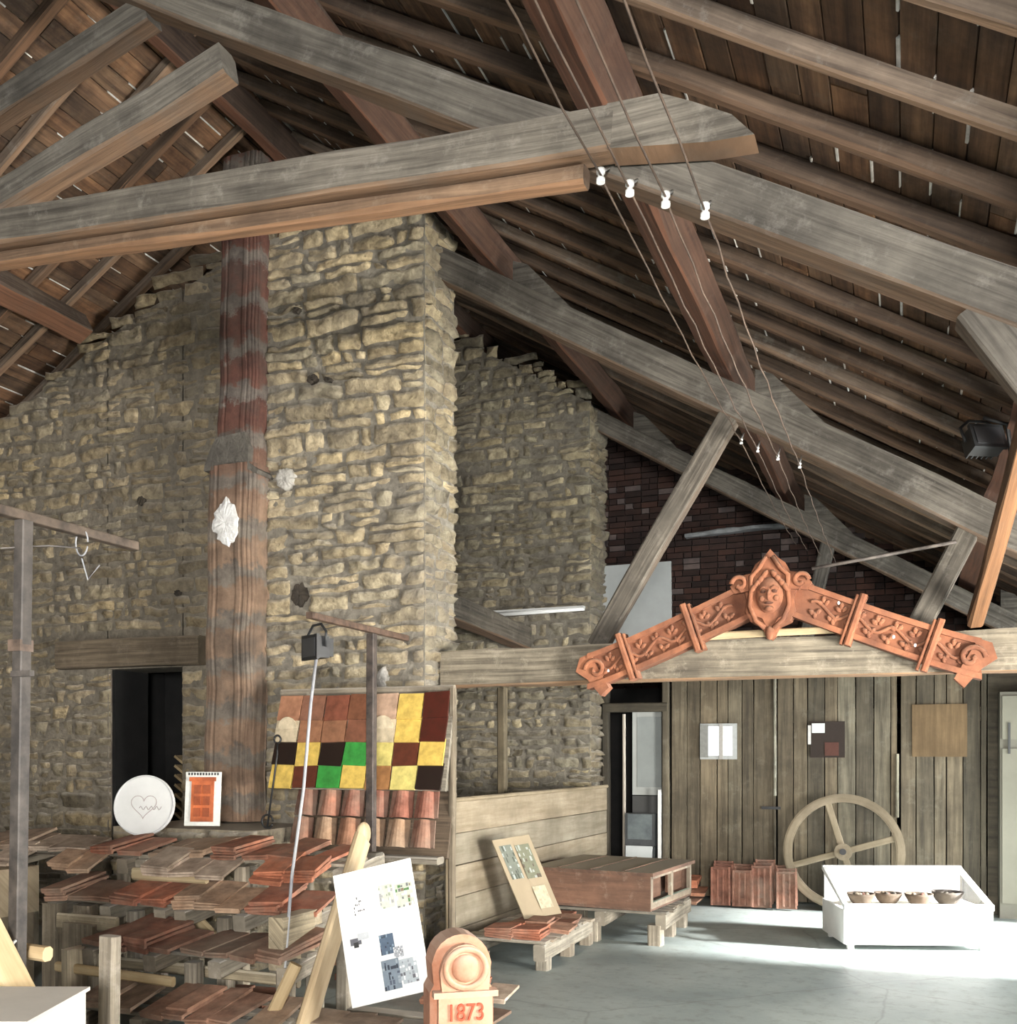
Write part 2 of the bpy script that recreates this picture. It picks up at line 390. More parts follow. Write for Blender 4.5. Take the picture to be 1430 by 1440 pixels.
def stones(mb,O,A,Nn,a0,a1,z0,topf,tint=(1,1,1),holes=[],prot=.02,hr=(.075,.17),wr=(.10,.56),lowdark=0):
    O=Vector(O);A=Vector(A);Nn=Vector(Nn); z=z0; row=0
    top=max(topf(a0+(a1-a0)*i/20) for i in range(21))
    while z<top:
        h=R.uniform(*hr)
        iv=[(a0,a1)]
        for (h0,h1,g0,g1) in holes:
            if z+h>g0+.03 and z<g1-.03:
                nv=[]
                for (p,q) in iv:
                    if h0>p: nv.append((p,min(q,h0)))
                    if h1<q: nv.append((max(p,h1),q))
                iv=nv
        for (p,q) in iv:
            a=p
            while a<q-.01:
                w=wr[0]+(wr[1]-wr[0])*R.random()**1.3
                if q-(a+w)<.12: w=q-a
                mid=a+w/2
                if z+h*.6<=topf(mid):
                    def cc():
                        pal=R.choice(PAL);k=R.uniform(.70,1.15)
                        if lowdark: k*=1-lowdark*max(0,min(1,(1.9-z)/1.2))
                        return tuple(pal[i]*k*tint[i] for i in range(3))
                    e0=a==p;e1=a+w>=q-1e-4
                    if h>.12 and R.random()<.38:
                        f=R.uniform(.35,.65)
                        onestone(mb,O,A,Nn,a,w,z,h*f,cc(),prot,row,e0,e1);onestone(mb,O,A,Nn,a,w,z+h*f,h*(1-f),cc(),prot,row,e0,e1)
                    else: onestone(mb,O,A,Nn,a,w,z,h,cc(),prot,row,e0,e1)
                a+=w
        z+=h;row+=1
def topL(x):
    pts=[(-9.6,4.0),(-7.9,4.9),(-7.0,5.35),(-6.2,5.68),(-5.3,5.98),(-4.8,6.0)]
    for (a,b),(c,d) in zip(pts,pts[1:]):
        if x<=c: return b+(d-b)*max(0,(x-a))/(c-a)
    return 6.0
KY=7.0; DOOR=(-6.67,-5.88,0,2.36)
kw=empty('wall_kiln')
mb=MB()
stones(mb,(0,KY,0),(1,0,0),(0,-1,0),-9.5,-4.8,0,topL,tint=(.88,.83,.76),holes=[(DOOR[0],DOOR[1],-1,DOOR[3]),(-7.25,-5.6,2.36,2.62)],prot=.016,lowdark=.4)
mb.done('kiln_face_stones',M_stone,kw)
mb=MB()
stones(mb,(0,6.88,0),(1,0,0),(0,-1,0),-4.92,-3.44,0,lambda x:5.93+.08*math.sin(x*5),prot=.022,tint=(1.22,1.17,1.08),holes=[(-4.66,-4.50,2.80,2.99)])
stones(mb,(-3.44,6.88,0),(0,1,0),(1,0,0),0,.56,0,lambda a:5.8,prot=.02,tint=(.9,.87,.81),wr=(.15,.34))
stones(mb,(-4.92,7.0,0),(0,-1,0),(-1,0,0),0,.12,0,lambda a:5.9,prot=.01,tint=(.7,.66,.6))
mb.done('pillar_stones',M_stone,kw)
mb=MB()
solid=lambda mb,poly,y0,y1,mat=0,col=(1,1,1): extr(mb,poly,y0,y1,col,mat)
mc=(.85,.82,.78)
solid(mb,[(-9.5,0),(-6.69,0),(-6.69,5.36)]+[(-7.0,5.22),(-7.9,4.78),(-9.5,3.9)],7.0,7.44,col=mc)
solid(mb,[(-6.70,2.36),(-5.85,2.36),(-5.85,5.64),(-6.2,5.55),(-6.70,5.36)],7.0,7.44,col=mc)
solid(mb,[(-5.86,0),(-4.8,0),(-4.8,5.9),(-5.3,5.85),(-5.86,5.64)],7.0,7.44,col=mc)
solid(mb,[(-4.90,0),(-3.45,0),(-3.45,5.84),(-4.90,5.84)],6.885,7.42)
mb.done('wall_core',M_mortar,kw)
mb=MB();beam(mb,(-7.2,6.96,2.49),(-5.6,6.96,2.49),.16,.25,rough=.012,col=(.58,.52,.46));mb.done('door_lintel',M_pal,kw)
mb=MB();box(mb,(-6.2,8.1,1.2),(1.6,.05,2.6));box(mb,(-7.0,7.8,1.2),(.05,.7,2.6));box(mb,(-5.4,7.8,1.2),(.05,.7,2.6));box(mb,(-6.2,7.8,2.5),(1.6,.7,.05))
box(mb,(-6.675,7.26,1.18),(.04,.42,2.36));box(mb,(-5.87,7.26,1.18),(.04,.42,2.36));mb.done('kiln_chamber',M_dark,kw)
mb=MB()
for k in range(12):
    box(mb,(-6.00,7.25,.60+k*.085),(.16,.22,.022),M=roty(.6),col=(1.1,1.0,.8))
mb.done('stacked_slats',M_tan,kw)
mb=MB()
for (x,y,z,a,b) in[(-4.58,6.885,2.89,.09,.10),(-4.45,6.865,4.62,.05,.04),(-4.30,6.865,4.6,.04,.03),(-6.3,6.985,3.85,.05,.045),(-4.6,6.865,5.2,.04,.025),(-5.9,6.985,3.0,.035,.03)]:
    patch(mb,(x,y,z),a,b,.012)
mb.done('painted_putlog_holes',rough_mat('hole_shade',(.025,.02,.015),(.07,.055,.04),scale=9,bs=.3),kw)  # shallow raised patches; the shade of the holes is painted dark
def top2(x): return roof(x)-.28+.05*math.sin(x*9)
k2=empty('wall_stone_rear')
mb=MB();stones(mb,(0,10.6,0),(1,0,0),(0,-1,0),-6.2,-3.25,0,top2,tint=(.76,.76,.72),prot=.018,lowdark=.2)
stones(mb,(-3.25,10.6,0),(0,1,0),(1,0,0),0,.6,0,lambda a:5.5,tint=(.55,.53,.49))
mb.done('rear_stones',M_stone,k2)
mb=MB();solid(mb,[(-6.2,0),(-3.27,0),(-3.27,5.5),(-4.8,6.4),(-6.2,5.6)],10.60,11.2,col=(.75,.75,.73));mb.done('rear_core',M_mortar,k2)

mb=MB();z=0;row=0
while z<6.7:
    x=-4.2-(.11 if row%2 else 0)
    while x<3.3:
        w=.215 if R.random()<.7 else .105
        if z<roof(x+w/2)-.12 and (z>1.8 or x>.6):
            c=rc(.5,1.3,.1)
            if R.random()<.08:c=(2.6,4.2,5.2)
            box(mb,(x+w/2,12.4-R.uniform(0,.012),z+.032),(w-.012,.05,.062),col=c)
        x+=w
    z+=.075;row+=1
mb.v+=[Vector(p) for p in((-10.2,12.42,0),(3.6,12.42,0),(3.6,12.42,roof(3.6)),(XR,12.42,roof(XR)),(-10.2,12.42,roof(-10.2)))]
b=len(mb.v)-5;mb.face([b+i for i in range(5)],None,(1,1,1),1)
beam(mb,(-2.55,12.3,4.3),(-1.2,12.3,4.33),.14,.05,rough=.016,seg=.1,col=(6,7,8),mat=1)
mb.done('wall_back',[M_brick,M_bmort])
mb=MB();box(mb,(-10.2,4.5,1.85),(.2,18,3.7));mb.done('wall_left',M_block)
mb=MB();hR=1.80
OY0,OY1=7.95,10.5
box(mb,(3.35,(OY0-3.9)/2,hR/2),(.2,OY0+3.9,hR));box(mb,(3.35,(OY1+12.6)/2,hR/2),(.2,12.6-OY1,hR));mb.done('wall_right',M_block)

# ------------------------------------------------------------------ plank doors
def plank_door(name,x0,x1,y,z1):
    e=empty(name);mb=MB();x=x0
    while x<x1-.02:
        w=min(R.uniform(.11,.19),x1-x)
        if x1-(x+w)<.05:w=x1-x
        beam(mb,(x+w/2,y+R.uniform(-.006,.006),.02+R.uniform(0,.03)),(x+w/2,y,z1),w-.008,.035,up=(0,1,0),rough=.003,seg=.8,ch=.004,col=rc(.65,1.3,.06));x+=w
    mb.done('planks',M_door,e);mb=MB()
    box(mb,((x0+x1)/2,y+.04,.4),(x1-x0,.03,.14));box(mb,((x0+x1)/2,y+.04,2.0),(x1-x0,.03,.14));mb.done('rear_ledges',M_door,e);return e
d1=plank_door('door_1',-2.44,-1.32,11.0,2.45)
d2=plank_door('door_2',-1.29,-.09,11.0,2.45)
d3=plank_door('door_3',-.06,.74,10.97,2.45)
mb=MB();beam(mb,(-1.31,10.955,1.15),(-1.31,10.955,2.42),.035,.03,col=(2.4,2.7,3.1));beam(mb,(-.09,10.94,.95),(-.09,10.94,1.6),.05,.03,col=(2.2,2.4,2.6));beam(mb,(-1.31,10.96,.0),(-1.31,10.96,1.15),.035,.03,col=(.8,.8,.8));mb.done('cover_strips',M_door,d2)
mb=MB();box(mb,(-1.35,10.95,1.02),(.2,.02,.03));mb.done('hinge_strap',M_black,d1)
e=empty('wall_partition')
mb=MB()
beam(mb,(-2.50,11,0),(-2.50,11,2.5),.08,.1,up=(0,1,0),col=(1,1,1));beam(mb,(-3.2,11.02,0),(-3.2,11.02,2.5),.08,.1,up=(0,1,0),col=(.4,.4,.4))
beam(mb,(-3.22,11,2.12),(-2.48,11,2.12),.12,.1,col=(.5,.5,.5))
box(mb,(2.0,11.02,1.25),(2.5,.05,2.5),col=(.6,.6,.6))
mb.done('frame_posts',M_door,e)
mb=MB();box(mb,(-2.9,11.9,1.2),(1.4,.04,2.4));mb.done('dark_opening_sheet',M_dark,e)  # near-black sheet, paints the unlit depth behind the opening
mb=MB();box(mb,(-2.72,11.14,1.62),(.40,.03,.98),col=(.55,.57,.56));box(mb,(-2.72,11.14,.56),(.40,.03,1.12),col=(.10,.10,.10));box(mb,(-2.72,11.12,1.62),(.28,.02,.80),col=(.38,.41,.41));mb.done('door_4',M_white)
mb=MB();beam(mb,(-2.98,11.0,0),(-2.98,11.0,2.05),.03,.05,up=(0,1,0),col=(.65,.58,.50));box(mb,(-2.55,10.90,.60),(.035,.03,1.2),col=(.9,.9,.9));mb.done('painted_battens',M_white)
mb=MB();box(mb,(-2.78,10.97,.75),(.34,.10,.36),col=(3,3.2,3.2));box(mb,(-2.78,10.97,.28),(.34,.10,.56),col=(2,2.2,2.2));box(mb,(-2.78,10.915,.78),(.28,.01,.28),col=(6,7,7));mb.done('small_cabinet',[M_black])
mb=MB();box(mb,(-2.78,10.86,.29),(.30,.03,.56),M=rotx(-.1),col=(.65,.68,.69));mb.done('leaning_white_panel',M_white)
mb=MB();box(mb,(-2.88,11.15,3.30),(.82,.03,.95),M=rotx(.06),col=(.44,.46,.47));mb.done('board_panel',M_white)
def flat(mb,x0,x1,z0,z1,y,col,mat=0,t=.008): box(mb,((x0+x1)/2,y,(z0+z1)/2),(x1-x0,t,z1-z0),col=col,mat=mat)
e=empty('white_picture');mb=MB();flat(mb,-2.11,-1.71,1.54,1.93,10.955,(.42,.43,.42));flat(mb,-2.02,-1.9,1.58,1.90,10.945,(1.1,1.15,1.2));flat(mb,-1.86,-1.76,1.58,1.90,10.945,(.9,.9,.87));flat(mb,-1.9,-1.86,1.54,1.93,10.94,(.4,.38,.35));flat(mb,-2.11,-2.02,1.56,1.92,10.945,(.24,.24,.22));mb.done('picture_face',M_print,e)  # flat window-like white picture on the planks, no opening
e=empty('poster');mb=MB();flat(mb,-.945,-.60,1.56,1.94,10.955,(.03,.02,.015));flat(mb,-.93,-.80,1.82,1.92,10.948,(.7,.72,.72));flat(mb,-.80,-.66,1.58,1.72,10.948,(.09,.035,.025));flat(mb,-.97,-.94,1.7,1.9,10.948,(.6,.58,.55));mb.done('sheet',M_print,e)
mb=MB();flat(mb,.05,.56,1.57,2.1,10.935,(.46,.36,.25));mb.done('fibreboard_notice_panel',M_tan)
mb=MB();box(mb,(1.22,10.86,1.1),(.76,.2,2.2),col=(.20,.19,.155));box(mb,(1.02,10.75,1.95),(.32,.02,.42),col=(.25,.24,.19));box(mb,(1.02,10.75,.9),(.32,.02,1.5),col=(.23,.22,.175));box(mb,(.92,10.735,1.75),(.02,.02,.3),col=(.08,.08,.08));box(mb,(1.4,10.75,1.1),(.34,.02,2.0),col=(.25,.23,.19));mb.done('tall_cupboard',M_white)

# ------------------------------------------------------------------ flue pipe
e=empty('ribbed_flue_pipe')
M_pipe=pipe_mat()
def flue(mb,xa,xb,y,z0,z1,rx,ry):
    n=110;zs=[];z=z0
    while z<z1: zs.append(z);zs+= [z+.33,z+.345];z+=.37
    zs=[q for q in zs if q<z1]+[z1];rings=[]
    for q in zs:
        t=(q-z0)/(z1-z0);cx=xa+(xb-xa)*t+.012*math.sin(q*7);rg=[]
        for k in range(n):
            a=2*math.pi*k/n;c_,s_=math.cos(a),math.sin(a)
            sx=math.copysign(abs(c_)**.5,c_);sy=math.copysign(abs(s_)**.5,s_)
            rr=1+(.045 if k%5<3 else 0)+noise.noise(Vector((q*2,k*.1,1)))*.05
            rg.append(Vector((cx+sx*rx*rr,y+sy*ry*rr,q)))
        rings.append(rg)
    ring_skin(mb,rings,[k*.01 for k in range(n+1)],zs,(1,1,1),0)
mb=MB();flue(mb,-5.09,-5.05,6.82,3.95,6.48,.185,.12);mb.done('upper_flue',M_pipe,e)
mb=MB();flue(mb,-5.15,-5.11,6.80,1.05,3.95,.23,.15);mb.done('lower_flue',M_pipe,e)
mb=MB();extr(mb,[(-5.36,3.92),(-5.0,3.92),(-4.84,3.85),(-4.83,3.88),(-4.92,3.95),(-4.92,4.08),(-4.96,4.2),(-5.24,4.18),(-5.30,4.08),(-5.35,3.97)],6.66,6.96);mb.done('collar_mortar',rough_mat('grey_mortar',(.08,.07,.06),(.20,.18,.15),scale=8,bs=1,bscale=16,dist=.04),e)
mb=MB();patch(mb,(-5.12,6.645,3.47),.13,.19,.02);patch(mb,(-4.70,6.86,3.84),.09,.09,.03,(.62,.60,.56));patch(mb,(-3.80,6.85,2.18),.05,.09,.02,(.6,.58,.55));mb.done('plaster_patches',M_plaster,e)
mb=MB()
stones(mb,(0,6.05,0),(1,0,0),(0,-1,0),-5.75,-4.40,0,lambda x:1.0,tint=(.7,.66,.6))
box(mb,(-5.08,6.46,.52),(1.32,.80,1.03),col=(.75,.7,.62));mb.done('flue_plinth',M_stone)
mb=MB();pts=[(-4.48,6.3,1.05),(-4.46,6.4,1.6),(-4.46,6.4,1.68)]+[(-4.46+.03*math.sin(a),6.4,1.71-.03*math.cos(a)) for a in [.3*i for i in range(20)]]
tube(mb,pts,.008,n=6);tube(mb,[(-4.48+.05*math.cos(a),6.3,1.09+.05*math.sin(a)) for a in[.35*i for i in range(18)]],.008,n=6);mb.done('iron_hook',M_black)
mb=MB();tube(mb,[(-4.75,10.5,3.18),(-3.3,10.5,3.20)],.022,n=8,col=(.8,.8,.8));box(mb,(-4.0,10.5,3.22),(1.4,.08,.02),col=(.6,.6,.6));mb.done('silver_conduit',M_porc)  # silver metal conduit strip, not a lamp
mb=MB();beam(mb,(-3.42,8.4,0),(-3.42,8.4,2.2),.08,.08,up=(0,1,0),col=(.8,.75,.65));mb.done('timber_post',M_door)

# ------------------------------------------------------------------ terracotta gable crest
e=empty('terracotta_gable_ornament')
CX=-.86;HS=1.30;Y0=6.98
def cl(s): return 2.20+(1-s)**1.12*.52
mb=MB()
for sg in(-1,1):
    S=[.0+i/24 for i in range(25)]
    up=[(CX+sg*HS*s,cl(s)+.13) for s in S];lo=[(CX+sg*HS*s,cl(s)-.13) for s in S]
    upI=[(CX+sg*HS*s,cl(s)+.092) for s in S];loI=[(CX+sg*HS*s,cl(s)-.092) for s in S]
    for i in range(24):
        extr(mb,[lo[i],lo[i+1],up[i+1],up[i]],Y0,Y0+.10,col=(.75,.72,.7))
        extr(mb,[upI[i],upI[i+1],up[i+1],up[i]],Y0-.04,Y0+.01)
        extr(mb,[lo[i],lo[i+1],loI[i+1],loI[i]],Y0-.04,Y0+.01)
    ex=CX+sg*HS
    extr(mb,[(ex-sg*.02,cl(1)+.13),(ex+sg*.06,cl(1)+.10),(ex+sg*.09,cl(1)+.0),(ex+sg*.0,cl(1)-.06),(ex-sg*.10,cl(1)-.18),(ex-sg*.16,cl(1)-.12)],Y0-.03,Y0+.08)
    tube(mb,[(ex-sg*.06+sg*(.085-.011*t)*math.cos(t),Y0-.03,cl(1)+.01+(.085-.011*t)*math.sin(t)) for t in[.4*i for i in range(18)]],.018,n=6)
    for s in(.42,.78):
        x=CX+sg*HS*s
        beam(mb,(x-sg*.055,Y0,cl(s)-.165),(x+sg*.055,Y0,cl(s)+.165),.14,.045,up=(1,0,0),rough=0,col=(1,1,1))
        beam(mb,(x-sg*.095,Y0,cl(s)-.155),(x+sg*.015,Y0,cl(s)+.165),.11,.022,up=(1,0,0),rough=0,col=(.9,.9,.9))
    tube(mb,[(CX+sg*HS*s,Y0-.008,cl(s)+.035*math.sin(s*34)) for s in[.2+.74*i/80 for i in range(81)]],.012,n=6)
    for i in range(17):
        s=.22+.7*i/16;zz=cl(s)+(.045 if i%2 else -.045)
        for q in(-1,0,1): blob(mb,(CX+sg*HS*s+q*.022,Y0-.006,zz+(.018 if q==0 else -.004)*(1 if i%2 else -1)),(.018,.014,.026),ns=7,nr=4,M=roty(q*.7))
def cart(k,y0,y1,dz=0):
    pts=[(0,.44),(.05,.38),(.10,.34),(.13,.28),(.20,.27),(.27,.20),(.24,.15),(.17,.16),(.155,.10),(.165,.02),(.13,-.05),(.06,-.08),(.03,-.14),(0,-.17)]
    P=pts+[(-x,z) for x,z in pts[1:-1][::-1]]
    extr(mb,[(CX+x*k,2.55+dz+z*k) for x,z in P][::-1],y0,y1)
cart(1.0,Y0-.05,Y0+.10);cart(.80,Y0-.085,Y0-.04,.03)
blob(mb,(CX,Y0-.08,2.67),(.095,.06,.125),ns=16,nr=10,nz=.05)
for sg in(-1,1):
    tube(mb,[(CX+sg*(.20+ .055*math.cos(t)*(1-t/9)),Y0-.09,2.76+.055*math.sin(t)*(1-t/9)) for t in[.4*i for i in range(15)]],.017,n=6)
    tube(mb,[(CX+sg*.02,Y0-.10,2.93),(CX+sg*.07,Y0-.10,2.85),(CX+sg*.12,Y0-.1,2.80),(CX+sg*.12,Y0-.1,2.70),(CX+sg*.13,Y0-.1,2.60),(CX+sg*.09,Y0-.1,2.50),(CX+sg*.03,Y0-.1,2.45)],.017,n=6)
    for q in range(4): blob(mb,(CX+sg*(.03+.025*q),Y0-.11,2.81-.03*q),(.02,.02,.035),ns=7,nr=5,M=roty(-sg*.6))
    blob(mb,(CX+sg*.036,Y0-.132,2.69),(.02,.012,.012),ns=8,nr=5,col=(.25,.2,.2));tube(mb,[(CX+sg*.012,Y0-.138,2.712),(CX+sg*.04,Y0-.135,2.722),(CX+sg*.065,Y0-.12,2.705)],.007,n=5)
    blob(mb,(CX+sg*.045,Y0-.125,2.645),(.022,.018,.02),ns=7,nr=5)
blob(mb,(CX,Y0-.142,2.665),(.016,.022,.035),ns=7,nr=5);blob(mb,(CX,Y0-.135,2.612),(.03,.014,.009),ns=7,nr=5,col=(.3,.22,.2));blob(mb,(CX,Y0-.13,2.575),(.03,.02,.018),ns=7,nr=5)
blob(mb,(CX,Y0-.07,2.42),(.03,.03,.05),ns=8,nr=5)
mb.done('crest_body',M_terra,e)
mb=MB()
for (x,z) in[(-1.42,2.52),(-.42,2.60),(-.08,2.36),(.05,2.30),(-2.0,2.2)]: blob(mb,(x,Y0-.045,z),(.010,.008,.012),ns=6,nr=4)
mb.done('fixing_screws',M_porc,e)
mb=MB();beam(mb,(-1.75,7.04,2.42),(.1,7.04,2.44),.03,.05,rough=.004,col=(1.4,1.3,1.1));mb.done('back_batten',M_tan,e)
mb=MB();tube(mb,[(-.60,7.06,2.86),(.30,7.1,2.98)],.012,n=6,col=(1.5,1.5,1.5));mb.done('steel_tie_rod',M_steel)

# ------------------------------------------------------------------ wires + insulators
INS=[(-1.067,3.77),(-.955,3.70),(-.82,3.63),(-.676,3.56)]
e=empty('electric_wires');mb=MB()
for (x,z) in INS:
    for (ya,yb) in((-2.5,3.60),(3.60,7.02),(7.02,10.7)):
        tube(mb,[(x+.004*math.sin(t*3+x*20),ya+(yb-ya)*t/14,z-.03*math.sin(math.pi*t/14)+.006*math.sin(t*2+x*9)) for t in range(15)],.0042,n=5)
mb.done('wires',M_wire,e);mb=MB()
for (x,z) in INS:
    for y,k in((3.60,.9),(7.02,.6)):
        tube(mb,[(x,y,z+.028*k),(x,y,z+.010*k),(x,y,z+.008*k),(x,y,z-.008*k),(x,y,z-.010*k),(x,y,z-.028*k)],.019*k,n=10,rf=lambda t:1 if t<.3 or t>.7 else .65)
        tube(mb,[(x,y+.01,z+.02),(x,y+.11,z+.09)],.006,n=5,col=(.3,.3,.3))
mb.done('insulators',M_porc,e)

# ------------------------------------------------------------------ lamps / stands
def flood(e,c,M):
    mb=MB();c=Vector(c)
    box(mb,c,(.17,.07,.13),M=M);box(mb,c+M@Vector((0,-.045,0)),(.19,.02,.15),M=M)
    for i in range(6): box(mb,c+M@Vector((-.07+.028*i,.05,0)),(.008,.04,.11),M=M)
    tube(mb,[c+M@Vector(p) for p in((-.10,0,0),(-.11,0,.09),(-.05,0,.14),(.05,0,.14),(.11,0,.09),(.10,0,0))],.009,n=6)
    mb.done('lamp_head',M_black,e)
    mb=MB();box(mb,c+M@Vector((0,-.057,0)),(.15,.004,.11),M=M,col=(.05,.05,.055));mb.done('lamp_glass',M_porc,e)
e=empty('lighting_stand')
mb=MB();beam(mb,(-2.935,2.62,0),(-2.885,2.62,2.42),.046,.046,up=(0,1,0),rough=0,ch=.004,col=(.8,.8,.8));box(mb,(-2.90,2.62,1.98),(.058,.058,.04),col=(1.6,1.3,1.1));box(mb,(-2.87,2.60,1.88),(.09,.02,.02))
mb.done('upright',M_steel,e)
mb=MB();beam(mb,(-2.90,1.7,2.44),(-2.90,3.18,2.44),.04,.035,rough=0,ch=.003,col=(1.1,.95,.8));mb.done('crossbar',M_steel,e)
mb=MB();tube(mb,[(-2.90,2.0,2.26),(-2.9,2.5,2.30),(-2.91,2.75,2.36),(-2.91,2.9,2.38)],.003,n=6,col=(.5,.45,.4))
tube(mb,[(-2.9+.03*math.cos(t),2.90,2.40+.05*math.sin(t)) for t in[.35*i for i in range(18)]],.003,n=6);tube(mb,[(-2.9,2.9,2.34),(-2.92,2.95,2.27),(-2.90,2.99,2.33)],.003,n=6)
mb.done('string',M_cable,e)
e=empty('lighting_stand')
mb=MB();beam(mb,(-3.41,5.98,0),(-3.40,5.98,2.42),.056,.056,up=(0,1,0),rough=0,ch=.004,col=(.8,.72,.68));mb.done('upright',M_steel,e)
mb=MB();beam(mb,(-3.36,5.15,2.44),(-3.38,6.45,2.44),.045,.04,rough=0,ch=.003,col=(1.3,.95,.75));mb.done('crossbar',M_steel,e)
flood(e,(-3.31,5.16,2.24),rotz(-.5))
mb=MB();tube(mb,[(-3.30,5.14,2.2),(-3.29,5.06,1.9),(-3.30,5.0,1.4),(-3.28,4.85,.9),(-3.27,4.75,.3),(-3.26,4.7,.01)],.010,n=7);mb.done('cable',M_cable,e)
e=empty('floodlight');flood(e,(.38,5.9,3.27),rotz(.5)@rotx(-.4))
mb=MB();tube(mb,[(.38,5.9,3.40),(.5,5.93,3.36),(.52,5.9,3.12)],.012,n=6);mb.done('bracket',M_black,e)

# ------------------------------------------------------------------ coloured tile panel
e=empty('glazed_tile_display_panel')
K=(.02,.012,.01);Yw=(.78,.54,.13);G=(.05,.32,.06);Bn=(.12,.035,.02);T=(.46,.22,.13);Cr=(.70,.58,.40);DR=(.08,.018,.012);Og=(.42,.20,.08);YL=(.76,.64,.21)
rows=[[T,(.30,.14,.09),(.26,.09,.055),(.22,.09,.05),(.60,.40,.28),Yw,DR],
      [Cr,(.38,.18,.10),(.34,.16,.09),(.24,.10,.06),Cr,Yw,DR],
      [K,Yw,K,G,YL,Bn,Yw],
      [Yw,Bn,G,Yw,Og,YL,K]]
def prj(x,s): return Vector((x,6.62-.16*s,2.04-.69*s))
mb=MB();PX0=-4.56
tilt=math.atan2(.16,.69)
for r in range(4):
    for c in range(7):
        x=PX0+.21*c+.105; s=(r+.5)/4
        p=prj(x,s)+Vector((0,-.02,0))
        box(mb,p+Vector((R.uniform(-.004,.004),-.004*(4-r)+.0,R.uniform(-.006,.006))),(.20,.016,.20),M=rotx(-tilt-.06)@roty(R.uniform(-.05,.05)),col=rows[r][c],mat=0)
        if r==1 and c in(0,4):
            tube(mb,[p+Vector((0,-.018,.02)),p+Vector((0,-.008,.02))],.085,n=18,col=Cr,smooth=False)
        if r>=1: box(mb,p+Vector((0,-.012,-.088)),(.19,.014,.016),M=rotx(-tilt),col=tuple(min(1,q*1.5+.1) for q in rows[r][c]))
mb.done('glazed_tiles',M_glaze,e)
mb=MB()
box(mb,(-3.83,6.57,1.69),(1.50,.03,.74),M=rotx(-tilt));beam(mb,(-4.58,6.64,2.08),(-3.08,6.64,2.08),.05,.05,rough=.003)
beam(mb,(-3.09,6.62,0),(-3.09,6.62,2.08),.05,.05,up=(0,1,0),col=(.7,.66,.6));beam(mb,(-4.33,6.64,0),(-4.33,6.64,2.08),.05,.05,up=(0,1,0))
box(mb,(-3.72,6.60,1.08),(1.26,.03,.50),M=rotx(-.25),col=(.4,.33,.28));beam(mb,(-4.33,6.44,.84),(-3.1,6.44,.84),.12,.05)
mb.done('backing_frame',M_pal,e)
mb=MB()
for r in range(2):
    for c in range(6):
        x=-4.26+.205*c;z=1.23-.21*r;y=6.50-.06*r
        w=.072
        col=R.choice([(.38,.15,.10),(.28,.12,.08),(.44,.19,.12)]) if r==0 else R.choice([(.44,.22,.13),(.36,.17,.11),(.5,.32,.2)])
        Mt=rotx(-.25)
        extr(mb,[(-.095,-.10),(.095,-.10),(.085,.10),(-.085,.10)],-.008,.008,col=tuple(q*.55 for q in col),fr=lambda X,Y,Z:Vector((x,y,z))+Mt@Vector((X,Y,Z)))
        n=7
        for i in range(n):
            a0=math.pi*i/n;a1=math.pi*(i+1)/n
            def pt(a,wz,zz): return Vector((x,y,z))+Mt@Vector((-math.cos(a)*wz,-.045*math.sin(a)-.006,zz))
            b=len(mb.v);mb.v+=[pt(a0,w*.6,.10),pt(a1,w*.6,.10),pt(a1,w,-.105),pt(a0,w,-.105)]
            mb.face([b,b+3,b+2,b+1],None,col,0,True)
mb.done('barrel_tiles',M_tile,e)

# ------------------------------------------------------------------ rack of pallets with tiles
CL=[(.44,.16,.09),(.36,.14,.08),(.52,.25,.15),(.28,.12,.075),(.42,.23,.15),(.52,.34,.22),(.44,.32,.23),(.56,.30,.19),(.24,.13,.085),(.52,.19,.10),(.56,.44,.34)]
def tiles_row(mb,x0,x1,y,z,dep=.34,slope=.18,gap=(.0,.1)):
    x=x0
    while x<x1-.1:
        n=R.choice([1,2,3,3,4]);w=R.uniform(.16,.24);a=R.uniform(-.2,.2);col=R.choice(CL)
        for k in range(n):
            if x+w>x1+.05: break
            L=dep*R.uniform(.75,1.0)
            for lay in range(R.choice([1,1,2,3])):
                q=R.uniform(.75,1.2);cc=tuple(v*q for v in col)
                M=rotz(a+R.uniform(-.06,.06))@rotx(slope+R.uniform(-.04,.07))@roty(R.uniform(-.09,.07))
                c0=Vector((x+w/2,y-R.uniform(0,.05),z+.03+lay*.024+slope*dep*.4))
                box(mb,c0,(w*.94,L,.018),M=M,col=cc)
                box(mb,c0+M@Vector((0,-L/2+.01,-.012)),(w*.9,.02,.02),M=M,col=cc)
            x+=w*.93
        x+=R.uniform(*gap)
def pallet(mb,x0,x1,y0,y1,z,th=.10,slope=0):
    d=y1-y0;k=max(3,int(d/.13))
    for i in range(k):
        yy=y0+d*(i+.5)/k;beam(mb,(x0+R.uniform(-.03,.03),yy,z-.011+slope*(yy-y0)),(x1+R.uniform(-.03,.03),yy,z-.011+slope*(yy-y0)),.10,.022,rough=.003,ch=.003,col=rc(.6,1.2))
    n=max(2,round((x1-x0)/.55)+1)
    for i in range(n):
        xx=x0+.05+(x1-x0-.1)*i/(n-1);beam(mb,(xx,y0,z-.022-th/2),(xx,y1,z-.022-th/2+slope*d),.09,th,rough=.004,ch=.006,col=rc(.8,1.3))
e=empty('tile_display_rack');mb=MB();tb=MB()
tiers=[(-6.6,-3.22,5.35,5.85,.90),(-5.35,-3.30,5.05,5.5,.63),(-4.75,-3.22,4.75,5.2,.41),(-4.50,-3.12,4.42,4.9,.13)]
